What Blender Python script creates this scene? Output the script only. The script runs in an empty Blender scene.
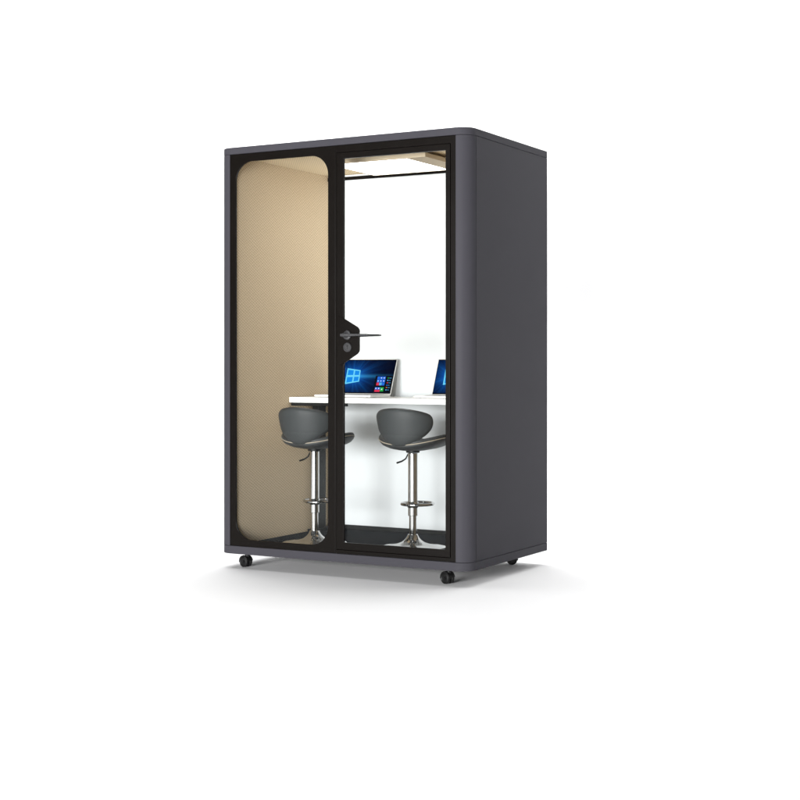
import bpy, bmesh, math, random
from mathutils import Vector, Matrix
random.seed(7)
S = bpy.context.scene
COL = S.collection
R = math.radians
PI = math.pi

# ------------------------------------------------------------------ helpers
def empty(name, loc=(0, 0, 0), rz=0.0, label=None, cat=None, group=None):
    o = bpy.data.objects.new(name, None)
    o.empty_display_size = 0.1
    COL.objects.link(o)
    o.location = loc
    o.rotation_euler = (0, 0, rz)
    if label: o['label'] = label
    if cat: o['category'] = cat
    if group: o['group'] = group
    return o

def obj(name, bm, mat, parent=None, smooth=False, bevel=0.0, segs=2, loc=None, rot=None, subsurf=0):
    bmesh.ops.recalc_face_normals(bm, faces=bm.faces[:])
    me = bpy.data.meshes.new(name)
    bm.to_mesh(me)
    bm.free()
    for m in (mat if isinstance(mat, (list, tuple)) else [mat]):
        me.materials.append(m)
    if smooth:
        for p in me.polygons: p.use_smooth = True
    o = bpy.data.objects.new(name, me)
    COL.objects.link(o)
    if parent is not None: o.parent = parent
    if loc: o.location = loc
    if rot: o.rotation_euler = rot
    if bevel:
        b = o.modifiers.new('bevel', 'BEVEL')
        b.width = bevel; b.segments = segs
        b.limit_method = 'ANGLE'; b.angle_limit = R(40)
        b.harden_normals = False
    if subsurf:
        s = o.modifiers.new('subsurf', 'SUBSURF')
        s.levels = subsurf; s.render_levels = subsurf
    return o

def add_box(bm, x0, x1, y0, y1, z0, z1, mi=0, M=None):
    vs = [bm.verts.new((x, y, z)) for x in (x0, x1) for y in (y0, y1) for z in (z0, z1)]
    if M is not None:
        for v in vs: v.co = M @ v.co
    for q in ((0, 1, 3, 2), (4, 6, 7, 5), (0, 4, 5, 1), (2, 3, 7, 6), (0, 2, 6, 4), (1, 5, 7, 3)):
        f = bm.faces.new([vs[i] for i in q]); f.material_index = mi
    return vs

def box(*a):
    bm = bmesh.new(); add_box(bm, *a); return bm

def prism_z(pts, z0, z1, bm=None):
    bm = bm or bmesh.new()
    a = [bm.verts.new((x, y, z0)) for x, y in pts]
    b = [bm.verts.new((x, y, z1)) for x, y in pts]
    n = len(pts)
    bm.faces.new(list(reversed(a))); bm.faces.new(b)
    for i in range(n):
        bm.faces.new((a[i], a[(i + 1) % n], b[(i + 1) % n], b[i]))
    return bm

def round_rect(x0, x1, y0, y1, r, n=10):
    """r = radii at (x1,y0), (x1,y1), (x0,y1), (x0,y0), counter-clockwise"""
    out = []
    for (cx, cy, sx, sy, t, rr) in ((x1, y0, -1, 1, -90, r[0]), (x1, y1, -1, -1, 0, r[1]),
                                    (x0, y1, 1, -1, 90, r[2]), (x0, y0, 1, 1, 180, r[3])):
        if rr <= 0:
            out.append((cx, cy)); continue
        for k in range(n + 1):
            a = R(t + 90 * k / n)
            out.append((cx + sx * rr + rr * math.cos(a), cy + sy * rr + rr * math.sin(a)))
    return out

def ring_plate(outer, inner, y0, y1):
    """plate in the x-z plane with a hole, from y0 (front) to y1"""
    bm = bmesh.new()
    loops = []
    for pts in (outer, inner):
        f = [bm.verts.new((x, y0, z)) for x, z in pts]
        b = [bm.verts.new((x, y1, z)) for x, z in pts]
        loops.append((f, b))
        n = len(pts)
        for i in range(n):
            bm.faces.new((f[i], f[(i + 1) % n], b[(i + 1) % n], b[i]))
    for side in (0, 1):
        ed = []
        for l in loops:
            v = l[side]
            for i in range(len(v)):
                e = bm.edges.get((v[i], v[(i + 1) % len(v)]))
                ed.append(e)
        bmesh.ops.triangle_fill(bm, use_beauty=True, use_dissolve=False, edges=ed)
    return bm

def lathe(prof, n=48, bm=None, c=(0, 0)):
    bm = bm or bmesh.new()
    rows = []
    for r, z in prof:
        if r < 1e-6:
            rows.append([bm.verts.new((c[0], c[1], z))])
        else:
            rows.append([bm.verts.new((c[0] + r * math.cos(2 * PI * k / n), c[1] + r * math.sin(2 * PI * k / n), z)) for k in range(n)])
    for a, b in zip(rows, rows[1:]):
        for k in range(n):
            k2 = (k + 1) % n
            if len(a) == 1 and len(b) == 1: continue
            if len(a) == 1: bm.faces.new((a[0], b[k], b[k2]))
            elif len(b) == 1: bm.faces.new((a[k], b[0], a[k2]))
            else: bm.faces.new((a[k], b[k], b[k2], a[k2]))
    return bm

def tube(path, r, n=10, closed=False, bm=None):
    bm = bm or bmesh.new()
    P = [Vector(p) for p in path]
    m = len(P); rows = []
    up0 = None
    for i in range(m):
        if closed: t = P[(i + 1) % m] - P[i - 1]
        else: t = P[min(i + 1, m - 1)] - P[max(i - 1, 0)]
        t.normalize()
        if up0 is None:
            up0 = Vector((0, 0, 1)) if abs(t.z) < .9 else Vector((1, 0, 0))
        a = (up0 - t * up0.dot(t)).normalized(); up0 = a
        b = t.cross(a)
        rr = r[i] if isinstance(r, (list, tuple)) else r
        rows.append([bm.verts.new(P[i] + (a * math.cos(2 * PI * k / n) + b * math.sin(2 * PI * k / n)) * rr) for k in range(n)])
    for i in range(m if closed else m - 1):
        A, B = rows[i], rows[(i + 1) % m]
        for k in range(n):
            bm.faces.new((A[k], A[(k + 1) % n], B[(k + 1) % n], B[k]))
    if not closed:
        bm.faces.new(list(reversed(rows[0]))); bm.faces.new(rows[-1])
    return bm

# ------------------------------------------------------------------ materials
def new_mat(name):
    m = bpy.data.materials.new(name); m.use_nodes = True
    nt = m.node_tree
    for n in list(nt.nodes): nt.nodes.remove(n)
    out = nt.nodes.new('ShaderNodeOutputMaterial')
    return m, nt, out

class NT:
    def __init__(s, nt): s.nt = nt
    def n(s, t, **kw):
        x = s.nt.nodes.new(t)
        for k, v in kw.items(): setattr(x, k, v)
        return x
    def l(s, a, b): s.nt.links.new(a, b)
    def math(s, op, a, b=None, c=None):
        x = s.n('ShaderNodeMath', operation=op)
        for i, v in enumerate((a, b, c)):
            if v is None: continue
            if isinstance(v, (int, float)): x.inputs[i].default_value = v
            else: s.l(v, x.inputs[i])
        return x.outputs[0]
    def mix(s, f, a, b, mode='MIX'):
        x = s.n('ShaderNodeMix', data_type='RGBA', blend_type=mode)
        for i, v in ((0, f), (6, a), (7, b)):
            if isinstance(v, (int, float)): x.inputs[i].default_value = v
            elif isinstance(v, tuple): x.inputs[i].default_value = (*v, 1)
            else: s.l(v, x.inputs[i])
        return x.outputs[2]
    def noise(s, vec, scale, detail=3.0, rough=.5):
        x = s.n('ShaderNodeTexNoise')
        x.inputs['Scale'].default_value = scale
        x.inputs['Detail'].default_value = detail
        x.inputs['Roughness'].default_value = rough
        if vec is not None: s.l(vec, x.inputs['Vector'])
        return x.outputs['Fac']
    def bump(s, h, strength, dist):
        x = s.n('ShaderNodeBump')
        x.inputs['Strength'].default_value = strength
        x.inputs['Distance'].default_value = dist
        s.l(h, x.inputs['Height'])
        return x.outputs['Normal']

def surface(name, col, rough=.5, metal=0.0, spec=.5, var=.06, nscale=40., bump=0.0, bdist=.0005, rvar=.08, coat=0.0):
    """painted / moulded surface with a little mottling, uneven gloss and micro-bump"""
    m, nt, out = new_mat(name)
    T = NT(nt)
    co = T.n('ShaderNodeTexCoord').outputs['Object']
    p = T.n('ShaderNodeBsdfPrincipled')
    big = T.noise(co, nscale * .12, 4, .6)
    fine = T.noise(co, nscale * 12, 2, .5)
    f = T.math('ADD', T.math('MULTIPLY', big, .6), T.math('MULTIPLY', fine, .4))
    lo = tuple(c * (1 - var) for c in col); hi = tuple(min(1, c * (1 + var)) for c in col)
    T.l(T.mix(f, lo, hi), p.inputs['Base Color'])
    T.l(T.math('ADD', T.math('MULTIPLY', T.math('SUBTRACT', big, .5), rvar * 2), rough), p.inputs['Roughness'])
    p.inputs['Metallic'].default_value = metal
    p.inputs['Specular IOR Level'].default_value = spec
    p.inputs['Coat Weight'].default_value = coat
    if bump:
        T.l(T.bump(fine, bump, bdist), p.inputs['Normal'])
    T.l(p.outputs[0], out.inputs[0])
    return m

PAINT = surface('grey_powder_coat', (.0425, .0412, .0478), rough=.36, spec=.015, var=.05, bump=.12, bdist=.0004)
BLACK = surface('black_frame_coat', (.0042, .0033, .0027), rough=.34, spec=.08, var=.08, bump=.1, bdist=.0003)
BLACKP = surface('black_plastic', (.0045, .0045, .0045), rough=.5, spec=.25)
LOCKM = surface('gunmetal', (.055, .055, .057), rough=.35, metal=.7)
WHITEW = surface('white_wall_board', (.635, .655, .668), rough=.55, spec=.3, var=.012)
WHITED = surface('white_laminate', (.80, .80, .79), rough=.35, spec=.4, var=.012)
SILVER = surface('silver_aluminium', (.80, .79, .77), rough=.35, metal=.25, var=.03)
KEYS = surface('dark_keys', (.03, .03, .03), rough=.5)
CHROME = surface('polished_chrome', (.58, .57, .56), rough=.09, metal=1.0, var=.02, rvar=.02)
PIPING = surface('cream_piping', (.34, .29, .22), rough=.5)
DARKPIPE = surface('dark_piping', (.02, .019, .018), rough=.5)
LEATHER = surface('grey_leather', (.034, .0362, .0370), rough=.58, spec=.25, var=.10, nscale=14, bump=.06, bdist=.0006)
LEATHERD = surface('dark_grey_leather', (.032, .0335, .0345), rough=.50, spec=.3, var=.10, nscale=14, bump=.06, bdist=.0006)
CARPET = surface('charcoal_carpet', (.020, .021, .026), rough=.95, spec=.03, var=.55, nscale=60, bump=.8, bdist=.003)
BEIGEF = surface('beige_trim', (.48, .40, .29), rough=.7, spec=.2, var=.05)
BACKDROP = surface('white_sweep', (.86, .86, .86), rough=.8, spec=.1, var=.006)

def fabric(name, axes, lo, hi, mid):
    """twill cloth; axes = two sets of (x, y, z) frequencies for the main and the cross rib"""
    m, nt, out = new_mat(name)
    T = NT(nt)
    co = T.n('ShaderNodeTexCoord').outputs['Object']
    wob = T.math('MULTIPLY', T.math('SUBTRACT', T.noise(co, 22, 3), .5), .9)
    def rib(fr):
        d = T.n('ShaderNodeVectorMath', operation='DOT_PRODUCT')
        T.l(co, d.inputs[0]); d.inputs[1].default_value = fr
        return T.math('SINE', T.math('MULTIPLY', T.math('ADD', d.outputs['Value'], wob), 2 * PI))
    s1, s2 = rib(axes[0]), rib(axes[1])
    big = T.noise(co, 5, 4, .6)
    fine = T.noise(co, 260, 2)
    amp = T.math('ADD', T.math('MULTIPLY', big, .5), .2)      # the rib shows more in some patches
    h = T.math('ADD', T.math('MULTIPLY', s1, T.math('MULTIPLY', amp, .9)), T.math('MULTIPLY', s2, axes[2]))
    h = T.math('ADD', T.math('MULTIPLY', h, .5), .5)
    f = T.math('ADD', T.math('MULTIPLY', h, .62), T.math('MULTIPLY', fine, .38))
    c = T.mix(f, lo, hi)
    c = T.mix(T.math('MULTIPLY', big, .35), c, mid)
    p = T.n('ShaderNodeBsdfPrincipled')
    T.l(c, p.inputs['Base Color'])
    p.inputs['Roughness'].default_value = .9
    p.inputs['Specular IOR Level'].default_value = .1
    T.l(T.bump(f, .35, .0015), p.inputs['Normal'])
    T.l(p.outputs[0], out.inputs[0])
    return m
FABRIC = fabric('beige_twill_fabric', ((0, 1 / .0255, 1 / .0150), (0, -1 / .029, 1 / .0170), .17),
                (.165, .117, .072), (.95, .765, .53), (.56, .445, .315))
CEILM = fabric('beige_ceiling_twill', ((.81 / .0118, .59 / .0118, 0), (.59 / .03, -.81 / .03, 0), .10),
               (.36, .275, .175), (.98, .82, .57), (.80, .66, .46))

def glass():
    m, nt, out = new_mat('clear_glass')
    T = NT(nt)
    tr = T.n('ShaderNodeBsdfTransparent'); tr.inputs[0].default_value = (.985, .992, .99, 1)
    gl = T.n('ShaderNodeBsdfGlossy'); gl.inputs['Roughness'].default_value = .015
    gl.inputs[0].default_value = (.9, .95, .95, 1)
    fr = T.n('ShaderNodeFresnel'); fr.inputs['IOR'].default_value = 1.2
    nz = T.noise(T.n('ShaderNodeTexCoord').outputs['Object'], 1.3, 1)
    T.l(T.bump(nz, .05, .002), gl.inputs['Normal'])
    mx = T.n('ShaderNodeMixShader')
    T.l(fr.outputs[0], mx.inputs[0]); T.l(tr.outputs[0], mx.inputs[1]); T.l(gl.outputs[0], mx.inputs[2])
    T.l(mx.outputs[0], out.inputs[0])
    return m
GLASS = glass()

def emit(name, col, strength):
    m, nt, out = new_mat(name)
    e = nt.nodes.new('ShaderNodeEmission')
    e.inputs[0].default_value = (*col, 1); e.inputs[1].default_value = strength
    nt.links.new(e.outputs[0], out.inputs[0])
    return m
LED = emit('lit_diffuser', (1.0, .985, .955), 4.8)

SCR_W, SCR_H = .365, .205
def wallpaper():
    """the picture the laptop screens show: navy with a blue glow and light beams"""
    m, nt, out = new_mat('lit_screen_blue')
    T = NT(nt)
    sx = T.n('ShaderNodeSeparateXYZ'); T.l(T.n('ShaderNodeTexCoord').outputs['Object'], sx.inputs[0])
    dx = T.math('SUBTRACT', sx.outputs[0], .100)
    dz = T.math('SUBTRACT', sx.outputs[2], .109)
    d = T.math('SQRT', T.math('ADD', T.math('MULTIPLY', dx, dx), T.math('MULTIPLY', T.math('MULTIPLY', dz, dz), 1.6)))
    glow = T.math('POWER', 2.718, T.math('MULTIPLY', d, -24.0))
    ang = T.math('ARCTAN2', dz, dx)
    ca = T.n('ShaderNodeCombineXYZ'); T.l(ang, ca.inputs[0])
    ray = T.noise(ca.outputs[0], 3.4, 3, .6)
    ray = T.math('MULTIPLY', T.math('MAXIMUM', T.math('SUBTRACT', ray, .44), 0.0), 3.2)
    rayf = T.math('MULTIPLY', ray, T.math('POWER', 2.718, T.math('MULTIPLY', d, -15.0)))
    # the wide horizontal beam to the right of the window
    right = T.math('GREATER_THAN', dx, .02)
    beam = T.math('POWER', 2.718, T.math('MULTIPLY', T.math('MULTIPLY', dz, dz), -9000.0))
    beam = T.math('MULTIPLY', T.math('MULTIPLY', beam, right), T.math('POWER', 2.718, T.math('MULTIPLY', dx, -9.0)))
    c = T.mix(T.math('MINIMUM', T.math('MULTIPLY', glow, 1.5), 1.0), (.001, .0015, .011), (.008, .17, .80))
    c = T.mix(T.math('MINIMUM', rayf, 1.0), c, (.01, .22, .75), 'MIX')
    c = T.mix(T.math('MINIMUM', T.math('MULTIPLY', beam, .75), 1.0), c, (.05, .45, .95))
    e = T.n('ShaderNodeEmission'); e.inputs[1].default_value = 1.0
    T.l(c, e.inputs[0])
    T.l(e.outputs[0], out.inputs[0])
    return m
SCREEN_MATS = [wallpaper(), emit('lit_cyan', (.16, .70, 1.0), 1.0), emit('lit_pane_blue', (.010, .27, .86), 1.0),
               emit('lit_menu_dark', (.004, .005, .010), 1.0), emit('lit_tile_blue', (.02, .16, .75), 1.0),
               emit('lit_tile_red', (.75, .04, .10), 1.0), emit('lit_tile_green', (.02, .42, .06), 1.0),
               emit('lit_white', (.85, .92, 1.0), 1.0), emit('lit_tile_sky', (.10, .45, .85), 1.0),
               emit('lit_tile_orange', (.70, .18, .03), 1.0), emit('lit_bezel_black', (.001, .001, .001), 1.0)]

# ------------------------------------------------------------------ setting
FLOOR_Z = -.013
bm = bmesh.new()
prof = [(-13.0, 0.0), (-6.0, 0.0), (-2.0, 0.0), (1.30, 0.0)]
RAD = 1.6
for k in range(1, 25):
    a = R(90 * k / 24)
    prof.append((1.30 + RAD * math.sin(a), RAD - RAD * math.cos(a)))
prof += [(1.30 + RAD, 4.0), (1.30 + RAD, 9.0)]
rows = []
for y, z in prof:
    rows.append([bm.verts.new((x, y, z + FLOOR_Z)) for x in (-14, -5, 0, 3, 7)])
for a, b in zip(rows, rows[1:]):
    for k in range(4):
        bm.faces.new((a[k], a[k + 1], b[k + 1], b[k]))
sweep = obj('studio_floor', bm, BACKDROP, smooth=True)
sweep['kind'] = 'structure'

# ------------------------------------------------------------------ office booth
W, D = 1.5, .961
RF, RB = .075, .022
Z0, Z1, Z2, Z3 = .065, .1085, 2.190, 2.228
LX, RX, BY = .105, 1.395, .940          # inner faces
booth = empty('office_booth', (0, 0, 0), 0,
              'tall dark grey office booth on casters with black framed glass front and beige lining', 'booth')

obj('roof_cap', prism_z(round_rect(0, W, 0, D, (RF, RB, RB, RF), 14), Z2 + .0015, Z3), PAINT, booth, bevel=.003)
obj('base_trim', prism_z(round_rect(0, W, 0, D, (RF, RB, RB, RF), 14), Z0, Z1 - .0015), PAINT, booth, bevel=.003)
# core behind the seams, a little smaller, so the joints read as dark grooves
for z0, z1 in ((Z1 - .0015, Z1), (Z2, Z2 + .0015)):
    pass
def post(name, cx, cy, r, a0, sx, sy):
    pts = [(cx + r * math.cos(R(a0 + 90 * k / 16)), cy + r * math.sin(R(a0 + 90 * k / 16))) for k in range(17)]
    pts.append((cx, cy))
    o = obj(name, prism_z(pts, Z1, Z2), PAINT, booth, bevel=.0012, segs=1)
    return o
post('corner_post', W - RF, RF, RF, -90, 0, 0)
post('corner_post', RF, RF, RF, 180, 0, 0)
post('corner_post', W - RB, D - RB, RB, 0, 0, 0)
post('corner_post', RB, D - RB, RB, 90, 0, 0)
obj('side_panel', box(W - .032, W - .0004, RF + .0022, D - RB - .0022, Z1, Z2), PAINT, booth, bevel=.0015)
obj('side_panel', box(.0004, .032, RF + .0022, D - RB - .0022, Z1, Z2), PAINT, booth, bevel=.0015)
obj('back_panel', box(RB + .002, W - RB - .002, BY + .006, D, Z1, Z2), PAINT, booth, bevel=.0015)
obj('white_wall', box(LX, RX, BY, BY + .0055, Z1 + .001, Z2 - .001), WHITEW, booth)
def lining(x0, x1):
    return box(x0, x1, .0205, BY + .0045, Z1 + .002, Z2 - .002)
obj('acoustic_panel', lining(.0325, LX), FABRIC, booth)
obj('acoustic_panel', lining(RX, W - .0325), FABRIC, booth)
# carpet and skirting
bm = bmesh.new(); add_box(bm, LX, RX, .036, BY, Z1 - .001, .1125)
obj('carpet', bm, CARPET, booth)
obj('skirting', box(LX, RX, BY - .010, BY, .1125, .137), BLACKP, booth, bevel=.001)
obj('top_rail', box(LX, RX, BY - .010, BY, 2.1500, 2.1700), BLACK, booth, bevel=.001)
# cloth-covered ceiling board
obj('ceiling', box(LX, RX, .0205, BY, 2.181, 2.1875), CEILM, booth)
# ceiling light
def ring_z(x0, x1, y0, y1, a0, a1, b0, b1, z0, z1):
    bm = bmesh.new()
    add_box(bm, x0, x1, y0, b0, z0, z1); add_box(bm, x0, x1, b1, y1, z0, z1)
    add_box(bm, x0, a0, b0, b1, z0, z1); add_box(bm, a1, x1, b0, b1, z0, z1)
    return bm
lamp = obj('ceiling_light', ring_z(.512, 1.117, .262, .772, .520, 1.0, .280, .764, 2.140, 2.1620), BEIGEF, booth)
obj('housing', box(.5205, .9995, .2805, .7635, 2.150, 2.1805), BLACKP, lamp)
obj('diffuser', box(.5205, .9995, .2805, .7635, 2.1415, 2.1492), LED, lamp)

# fixed window at the left of the front
YF = .004
wf = obj('window_frame', ring_plate(round_rect(RF + .0012, .7345, Z1 + .0008, Z2 - .0008, (0, 0, 0, 0)),
                                    round_rect(.112, .690, .143, 2.148, (.103,) * 4, 14), YF, .014), BLACK, booth, bevel=.0012)
obj('window_pane', box(.105, .697, .0145, .0195, .136, 2.155), GLASS, wf)
# door: jamb, leaf, pane, lock
df = obj('door_frame', ring_plate(round_rect(.7355, W - RF - .0012, Z1 + .0008, Z2 - .0008, (0,) * 4),
                                  round_rect(.7415, 1.3955, .1275, 2.1530, (0,) * 4), YF, .018), BLACK, booth, bevel=.0012)
# stop behind the leaf keeps the joint dark
obj('door_stop', ring_plate(round_rect(.7350, 1.4215, .1120, 2.1860, (0,) * 4), round_rect(.765, 1.385, .150, 2.135, (0,) * 4), .0222, .0262), BLACK, df)
door = obj('door', ring_plate(round_rect(.7440, 1.3930, .1300, 2.1505, (0,) * 4),
                              round_rect(.786, 1.3695, .167, 2.1205, (.004,) * 4, 3), .0005, .0150), BLACK, booth, bevel=.0016)
obj('door_pane', box(.781, 1.3745, .0155, .0205, .162, 2.1255), GLASS, door)
# lock plate: chamfered, rounded at its free corners
def fillet(pts, radii, n=6):
    out = []
    m = len(pts)
    for i in range(m):
        p = Vector(pts[i]); a = Vector(pts[i - 1]); b = Vector(pts[(i + 1) % m]); r = radii[i]
        if r <= 0: out.append(tuple(p)); continue
        u = (a - p).normalized(); v = (b - p).normalized()
        th = u.angle(v); d = r / math.tan(th / 2)
        c = p + (u + v).normalized() * (r / math.sin(th / 2))
        s = p + u * d - c; e = p + v * d - c
        a0 = math.atan2(s.y, s.x); a1 = math.atan2(e.y, e.x)
        da = (a1 - a0 + PI) % (2 * PI) - PI
        for k in range(n + 1):
            t = a0 + da * k / n
            out.append((c.x + r * math.cos(t), c.y + r * math.sin(t)))
    return out
pl = fillet([(.758, 1.317), (.784, 1.311), (.880, 1.258), (.880, 1.131), (.784, 1.074), (.758, 1.066)], [.006, .006, .020, .024, .006, .006])
def plate(pts, y0, y1):
    bm = bmesh.new()
    f = [bm.verts.new((x, y0, z)) for x, z in pts]; b = [bm.verts.new((x, y1, z)) for x, z in pts]
    bm.faces.new(f); bm.faces.new(list(reversed(b)))
    for i in range(len(pts)):
        j = (i + 1) % len(pts)
        bm.faces.new((f[i], f[j], b[j], b[i]))
    return bm
def disc_y(cx, cz, prof, n=32, bm=None):
    """lathe about a y axis through (cx, cz); prof = (r, y)"""
    bm = bm or bmesh.new()
    b2 = lathe([(r, y) for r, y in prof], n)
    for v in b2.verts:
        v.co = Vector((cx + v.co.x, v.co.z, cz + v.co.y))
    me = bpy.data.meshes.new('tmp'); b2.to_mesh(me); b2.free(); bm.from_mesh(me); bpy.data.meshes.remove(me)
    return bm
obj('lock_plate', plate(pl, -.0075, .0005), BLACK, door, bevel=.0008)
obj('lock_plate', plate([(.758 + (x - .758) * .90, 1.195 + (z - 1.195) * .93) for x, z in pl], .0212, .0270), BLACK, door, bevel=.0010)
def lever_handle(s):
    y = lambda t: (-.0075 - t) if s < 0 else (.027 + t)
    bm = disc_y(.815, 1.221, [(0, y(0)), (.024, y(0)), (.024, y(.007)), (.021, y(.010)), (.012, y(.011)), (.010, y(.012)), (.010, y(.046)), (0, y(.046))])
    # flat tapered bar
    pts = [(.803, .008), (.830, .0085), (.90, .0062), (.955, .0052), (.962, .0035)]
    rows = []
    for px, hh in pts:
        rows.append([bm.verts.new((px, y(.040) , 1.221 + hh)), bm.verts.new((px, y(.054), 1.221 + hh * .8)),
                     bm.verts.new((px, y(.054), 1.221 - hh * .8)), bm.verts.new((px, y(.040), 1.221 - hh))])
    for a, b in zip(rows, rows[1:]):
        for k in range(4): bm.faces.new((a[k], a[(k + 1) % 4], b[(k + 1) % 4], b[k]))
    bm.faces.new(rows[0]); bm.faces.new(rows[-1])
    return bm
obj('lever_handle', lever_handle(-1), LOCKM, door, bevel=.001)
obj('lever_handle', lever_handle(1), LOCKM, door, bevel=.001)
# key cylinder: ring, core and a slot
bm = disc_y(.815, 1.160, [(0, -.0075), (.024, -.0075), (.024, -.0115), (.021, -.014), (.017, -.014), (.0155, -.012), (0, -.012)])
cyl = obj('lock_cylinder', bm, LOCKM, door)
bm = bmesh.new(); add_box(bm, .8135, .8165, -.0127, -.0119, 1.150, 1.170); add_box(bm, .8105, .8195, -.01265, -.0119, 1.164, 1.170)
obj('key_slot', bm, BLACKP, cyl)

# casters under the base
def caster(x, y, rz):
    c = bmesh.new()
    add_box(c, -.024, .024, -.024, .024, .0605, .0655)          # top plate
    lathe([(0, .060), (.011, .060), (.011, .044), (0, .044)], 16, c)
    # hood that wraps the top of the two wheels
    cy, cz, r = .010, .0165, .0335
    ring = [(cy + r * math.cos(R(a)), cz + r * math.sin(R(a))) for a in range(-10, 181, 12)]
    inn = [(cy + (r - .006) * math.cos(R(a)), cz + (r - .006) * math.sin(R(a))) for a in range(-10, 181, 12)]
    n = len(ring)
    V = [[c.verts.new((sx, p[0], p[1])) for p in l] for sx in (-.021, .021) for l in (ring, inn)]
    for i in range(n - 1):
        c.faces.new((V[0][i], V[0][i + 1], V[2][i + 1], V[2][i]))
        c.faces.new((V[1][i], V[1][i + 1], V[3][i + 1], V[3][i]))
        c.faces.new((V[0][i], V[0][i + 1], V[1][i + 1], V[1][i]))
        c.faces.new((V[2][i], V[2][i + 1], V[3][i + 1], V[3][i]))
    for i in (0, n - 1):
        c.faces.new((V[0][i], V[1][i], V[3][i], V[2][i]))
    add_box(c, -.003, .003, -.012, .030, .0165, .048)            # web between the wheels
    o = obj('caster', c, BLACKP, booth, bevel=.0012, loc=(x, y, 0), rot=(0, 0, rz))
    for s in (-1, 1):
        w = bmesh.new()
        prof = [(0, .0045), (.024, .0045), (.0285, .0065), (.0295, .013), (.0285, .0205), (.022, .023), (.019, .0205), (.008, .0205), (.007, .0245), (0, .0245)]
        b2 = lathe(prof, 28)
        for v in b2.verts: v.co = Vector((s * v.co.z, cy + v.co.x, cz - .0005 + v.co.y))
        obj('wheel', b2, BLACKP, o, bevel=0)
    return o
for (x, y, rz) in ((.128, .085, R(78)), (1.345, .085, R(70)), (1.318, .858, R(-60)), (.128, .865, R(140))):
    caster(x, y, rz)

# ------------------------------------------------------------------ desk
DT, DB = .8895, .8590
DY0, DY1 = .520, .930
desk = empty('desk', (LX, DY0, .1125), 0, 'white topped desk along the back wall of the booth with a black post leg', 'desk')
def dbox(name, x0, x1, y0, y1, z0, z1, mat, bev=.0015, parent=desk):
    ox, oy, oz = LX, DY0, .1125
    return obj(name, box(x0 - ox, x1 - ox, y0 - oy, y1 - oy, z0 - oz, z1 - oz), mat, parent, bevel=bev)
dbox('tabletop', LX + .002, RX - .002, DY0, DY1, DB, DT, WHITED, .002)
dbox('under_rail', LX + .006, .470, DY0 + .014, DY0 + .044, DB - .018, DB - .0005, BLACKP)
dbox('under_rail', RX - .285, RX - .006, DY0 + .014, DY0 + .044, DB - .018, DB - .0005, BLACKP)
for x0, x1 in ((LX + .010, LX + .052), (RX - .052, RX - .010)):
    lg = dbox('leg', x0, x1, .750, .830, .128, DB - .019, BLACKP, .002)
    dbox('bracket', x0 - .002, x1 + .002, DY0 + .045, .915, DB - .0185, DB - .0006, BLACKP, .001, lg)
    dbox('foot', x0 - .002, x1 + .002, .700, .900, .1130, .1278, BLACKP, .001, lg)

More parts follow.
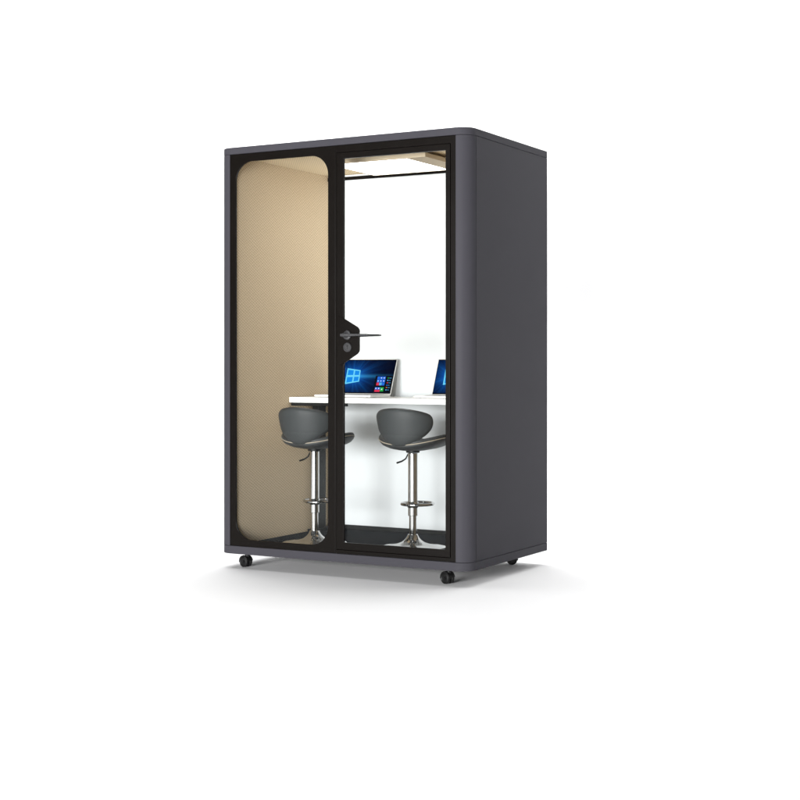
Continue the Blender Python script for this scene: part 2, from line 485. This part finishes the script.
# ------------------------------------------------------------------ laptops
def make_laptop(x0, label):
    """origin at the hinge, left end; x along the booth, -y towards the viewer"""
    t = empty('laptop', (x0, .820, DT + .0002), 0, label, 'laptop', 'laptops on the white desk')
    w = SCR_W
    b = obj('base', prism_z(round_rect(-.004, w + .004, -.222, .004, (.012, .004, .004, .012), 5), .0015, .0135), SILVER, t, bevel=.0015)
    k = bmesh.new()
    for r in range(5):
        for q in range(14):
            add_box(k, .018 + q * .0237, .018 + q * .0237 + .0205, -.030 - r * .0195 - .0165, -.030 - r * .0195, .0134, .0144)
    obj('keyboard', k, KEYS, b)
    obj('touchpad', box(w / 2 - .052, w / 2 + .052, -.205, -.138, .0134, .0139), SILVER, b)
    for fx in (.03, w - .03):
        for fy in (-.20, -.02):
            ft = lathe([(0, 0), (.007, 0), (.007, .002), (0, .002)], 12, None, (fx, fy))
            obj('rubber_foot', ft, BLACKP, b)
    lid = obj('lid', prism_z(round_rect(-.004, w + .004, 0, .2145, (.003, .010, .010, .003), 5), -.006, -.0008), SILVER, t, bevel=.001,
              loc=(0, .000, .0150), rot=(R(90 - 22), 0, 0))
    # the screen, in lid space: x right, z up, standing just proud of the lid
    s = bmesh.new()
    def quad(pts, mi, lay):
        f = s.faces.new([s.verts.new((x, -.0006 * lay, z)) for x, z in pts]); f.material_index = mi
    def rect(x0, x1, z0, z1, mi, lay): quad([(x0, z0), (x1, z0), (x1, z1), (x0, z1)], mi, lay)
    rect(-.002, w + .002, .003, .2115, 10, 0)
    rect(.001, w - .001, .010, .2055, 0, 1)
    # window mark: cyan bars round four blue panes, in perspective
    TL, TR, BR, BL = (.0525, .158), (.1425, .1455), (.1475, .0755), (.0540, .0585)
    def P(u, v):
        a = Vector(TL).lerp(Vector(TR), u); c = Vector(BL).lerp(Vector(BR), u)
        return tuple(a.lerp(c, v))
    quad([P(0, 0), P(0, 1), P(1, 1), P(1, 0)], 1, 2)
    for u0, u1 in ((.09, .50), (.60, .93)):
        for v0, v1 in ((.09, .43), (.57, .92)):
            quad([P(u0, v0), P(u0, v1), P(u1, v1), P(u1, v0)], 2, 3)
    # start menu on the right
    rect(.252, .3635, .0125, .1115, 3, 2)
    tl = .0165
    cells = [(0, 4, 4), (1, 4, 4), (2, 4, 4), (0, 3, 4), (1, 3, 4), (2, 3, 4), (0, 2, 5), (1, 2, 8), (2, 2, 4)]
    for cx, cz, mi in cells:
        xx, zz = .2655 + cx * .0182, .0155 + cz * .0185
        rect(xx, xx + .0172, zz, zz + .0172, mi, 3)
    for cx, cz in ((1, 4), (2, 4), (0, 3), (2, 3), (1, 3)):
        xx, zz = .2655 + cx * .0182 + .0055, .0155 + cz * .0185 + .0055
        rect(xx, xx + .0058, zz, zz + .0055, 7, 4)
    rect(.2615, .2780, .0270, .0410, 4, 3); rect(.2790, .2960, .0270, .0410, 4, 3); rect(.2970, .3190, .0160, .0410, 6, 3)
    rect(.2615, .2960, .0130, .0258, 5, 3)
    rect(.2655, .2725, .0310, .0370, 7, 4); rect(.2835, .2905, .0310, .0370, 7, 4); rect(.3040, .3115, .0255, .0320, 7, 4)
    for k2 in range(6):
        rect(.3330, .3395, .0220 + k2 * .0145, .0285 + k2 * .0145, (8, 9, 4, 5, 8, 6)[k2], 3)
        rect(.3430, .3430 + (.012, .016, .010, .014, .011, .015)[k2], .0240 + k2 * .0145, .0262 + k2 * .0145, 8, 3)
    # taskbar
    rect(.001, w - .001, .0050, .0100, 3, 2)
    obj('screen', s, SCREEN_MATS, t, loc=(0, -.0005, .0150), rot=(R(-22), 0, 0))
    return t
make_laptop(.2236, 'open silver laptop showing a glowing blue window picture, right beside the black door handle plate')
make_laptop(.8630, 'open silver laptop half cut off by the right stile of the glass door')

# ------------------------------------------------------------------ bar stools
def make_stool(loc, label):
    t = empty('bar_stool', loc, 0, label, 'bar stool', 'bar stools facing the desk')
    g = .1125
    NTH = 56
    cx, cy, ax, by = 0.0, .034, .188, .186
    def rim(th):
        c, s = math.cos(th), math.sin(th)
        k = (abs(c) ** 2.3 + abs(s) ** 2.3) ** (-1 / 2.3)
        return ax * k * c, by * k * s
    def lift(th, rho):
        c, s = math.cos(th), math.sin(th)
        return rho ** 2.2 * (.052 * c * c + (.006 if s > 0 else .016) * s * s) + (.012 * rho * rho if s > 0 else 0) * abs(s * c)
    zb = .618 - g
    def ringrow(bm, rho, dz, grow=0.0):
        row = []
        for k in range(NTH):
            th = 2 * PI * k / NTH
            x, y = rim(th)
            l = math.hypot(x, y)
            f = rho + grow / l
            row.append(bm.verts.new((cx + x * f, cy + y * f, zb + lift(th, rho) + dz)))
        return row
    def skin(rows, bm, c0=None, c1=None):
        for a, b in zip(rows, rows[1:]):
            for k in range(NTH):
                bm.faces.new((a[k], a[(k + 1) % NTH], b[(k + 1) % NTH], b[k]))
        if c0 is not None:
            v = bm.verts.new((cx, cy, c0))
            for k in range(NTH): bm.faces.new((v, rows[0][(k + 1) % NTH], rows[0][k]))
        if c1 is not None:
            v = bm.verts.new((cx, cy, c1))
            for k in range(NTH): bm.faces.new((v, rows[-1][k], rows[-1][(k + 1) % NTH]))
    b = bmesh.new()
    rows = [ringrow(b, .25, 0), ringrow(b, .55, 0), ringrow(b, .80, .001), ringrow(b, .93, .005), ringrow(b, 1, .013, -.002), ringrow(b, 1, .021, .0), ringrow(b, .97, .0212, 0), ringrow(b, .5, .0212, 0)]
    skin(rows, b, zb, zb + .021)
    shell = obj('seat_shell', b, LEATHERD, t, smooth=True)
    b = bmesh.new()
    rows = [ringrow(b, .97, .0216), ringrow(b, 1, .0235, -.001), ringrow(b, 1, .031, .0015), ringrow(b, 1, .039, -.003), ringrow(b, .95, .0445, -.002), ringrow(b, .85, .0465), ringrow(b, .6, .043), ringrow(b, .3, .041)]
    skin(rows, b, None, zb + .0405)
    cu = obj('seat_cushion', b, LEATHERD, t, smooth=True)
    path = []
    for k in range(NTH):
        th = 2 * PI * k / NTH; x, y = rim(th); l = math.hypot(x, y); f = 1 + .0010 / l
        path.append((cx + x * f, cy + y * f, zb + lift(th, 1) + .0225))
    obj('piping', tube(path, .0023, 8, True), PIPING, cu, smooth=True)
    # wrap-round padded backrest: outline in (angle, height) on a slightly flaring cylinder
    tab = [(-64, .764, .772), (-63, .750, .786), (-61, .738, .799), (-57, .724, .810), (-51, .709, .8185), (-43, .694, .826), (-34, .678, .8325), (-24, .663, .838),
           (-12, .652, .8425), (0, .648, .844), (12, .652, .8425), (24, .663, .838), (34, .678, .8325), (43, .694, .826), (51, .709, .8185), (57, .724, .810), (61, .738, .799), (63, .750, .786), (64, .764, .772)]
    b = bmesh.new()
    NV = 12
    outer, inner = [], []
    def rad(z): return .146 + .042 * min(1, max(0, (z - .645) / .20)) ** .8
    for deg, z0, z1 in tab:
        a = R(deg); ro, ri = [], []
        edge = max(0.0, 1 - abs(deg / 64.0) ** 6)
        for k in range(NV + 1):
            v = .5 - .5 * math.cos(PI * k / NV)
            z = z0 + (z1 - z0) * v
            th = (.003 + .0135 * math.sqrt(max(0, 1 - (2 * v - 1) ** 4))) * (.25 + .75 * edge ** .5)
            r = rad(z)
            ro.append(b.verts.new(((r + th) * math.sin(a), -(r + th) * math.cos(a), z - g)))
            ri.append(b.verts.new(((r - th) * math.sin(a), -(r - th) * math.cos(a), z - g)))
        outer.append(ro); inner.append(ri)
    n = len(tab)
    for G in (outer, inner):
        for i in range(n - 1):
            for k in range(NV): b.faces.new((G[i][k], G[i + 1][k], G[i + 1][k + 1], G[i][k + 1]))
    for i in range(n - 1):
        b.faces.new((outer[i][0], outer[i + 1][0], inner[i + 1][0], inner[i][0]))
        b.faces.new((outer[i][NV], outer[i + 1][NV], inner[i + 1][NV], inner[i][NV]))
    for i in (0, n - 1):
        for k in range(NV): b.faces.new((outer[i][k], outer[i][k + 1], inner[i][k + 1], inner[i][k]))
    back = obj('backrest', b, LEATHER, t, smooth=True)
    # dark seam round the edge
    path = []
    for deg, z0, z1 in tab: path.append((rad(z1) * math.sin(R(deg)), -rad(z1) * math.cos(R(deg)), z1 - g + .0005))
    for deg, z0, z1 in reversed(tab): path.append((rad(z0) * math.sin(R(deg)), -rad(z0) * math.cos(R(deg)), z0 - g - .0005))
    obj('piping', tube(path, .0042, 8, True), DARKPIPE, back, smooth=True)
    # gas lift
    obj('mount_plate', lathe([(0, zb - .008), (.034, zb - .008), (.036, zb - .006), (.036, zb + .004), (0, zb + .004)], 32), BLACKP, t, smooth=False)
    col = obj('column', lathe([(.0195, .01), (.0195, .08), (.0195, .190)], 40), CHROME, t, smooth=True)
    sl = lathe([(.0196, .1664), (.0232, .1664), (.0240, .1665), (.0246, .1668), (.0249, .1674), (.0250, .1682), (.0250, .1700), (.0250, .20), (.0250, .30), (.0250, zb - .012)], 40)
    obj('sleeve', sl, CHROME, t, smooth=True)
    zf = .338 - g
    path = [(.082 * math.cos(2 * PI * k / 40), .052 + .092 * math.sin(2 * PI * k / 40), zf) for k in range(40)]
    fr = tube(path, .0078, 10, True)
    tube([(-.022, .0, zf), (-.060, .0, zf)], .007, 10, False, fr); tube([(.022, .0, zf), (.060, .0, zf)], .007, 10, False, fr)
    lathe([(.0252, zf - .016), (.0290, zf - .014), (.0290, zf + .014), (.0252, zf + .016)], 32, fr)
    obj('footrest', fr, CHROME, t, smooth=True)
    lv = tube([(-.020, .01, zb - .008), (-.036, .01, zb - .020), (-.048, .01, zb - .042), (-.070, .008, zb - .056), (-.100, .006, zb - .066)], [.004, .004, .004, .0045, .005], 8)
    obj('lever', lv, BLACKP, t, smooth=True)
    prof = [(0, .0), (.172, .0), (.1745, .002), (.1745, .005), (.170, .0070), (.145, .0090), (.115, .0125), (.085, .0185), (.060, .0280), (.043, .0410), (.033, .0530), (.0275, .0640), (.0265, .0680), (.0258, .0690), (.0250, .0692), (.0196, .0693)]
    obj('foot_plate', lathe(prof, 64), CHROME, t, smooth=True)
    return t
make_stool((.443, .262, .1130), 'grey padded bar stool partly behind the black door post, in front of the beige wall')
make_stool((.985, .370, .1130), 'grey padded bar stool seen through the glass door, in front of the white wall')

# ------------------------------------------------------------------ light
world = bpy.data.worlds.new('World'); S.world = world; world.use_nodes = True
bg = world.node_tree.nodes['Background']
bg.inputs[0].default_value = (.98, .985, 1.0, 1); bg.inputs[1].default_value = .14

def area(name, loc, target, sx, sy, power, col=(1, 1, 1)):
    l = bpy.data.lights.new(name, 'AREA'); l.shape = 'RECTANGLE'; l.size = sx; l.size_y = sy
    l.energy = power; l.color = col
    o = bpy.data.objects.new(name, l); COL.objects.link(o); o.location = loc
    o.rotation_euler = (Vector(target) - Vector(loc)).to_track_quat('-Z', 'Y').to_euler()
    return o
area('overhead_softbox', (-.9, 1.75, 6.2), (-.6, 1.3, 0), 7, 6, 480)
KAZ = R(5)
area('key_softbox', (.75 + 9.4 * math.sin(KAZ), -9.4 * math.cos(KAZ), 1.12), (.7, .5, 1.0), 5.0, 2.0, 1950)
area('backdrop_light', (.4, 1.25, 4.4), (.4, 2.95, 2.5), 7, .6, 135)

# ------------------------------------------------------------------ camera
cam = bpy.data.cameras.new('camera'); co = bpy.data.objects.new('camera', cam); COL.objects.link(co)
co.location = (4.580998, -6.183824, 1.069657)
co.rotation_euler = (R(90), 0, .510846)
cam.sensor_width = 36; cam.lens = 1425.2 / 800 * 36
cam.shift_y = -(400 - 365.074) / 800
cam.clip_start = .05; cam.clip_end = 200
S.camera = co
S.view_settings.view_transform = 'Standard'; S.view_settings.look = 'None'
S.view_settings.exposure = 0; S.view_settings.gamma = 1
S.render.resolution_x = 1024; S.render.resolution_y = 1024
try:
    S.cycles.use_denoising = True
    S.cycles.max_bounces = 14; S.cycles.transparent_max_bounces = 16
    S.cycles.caustics_reflective = False
except Exception:
    pass
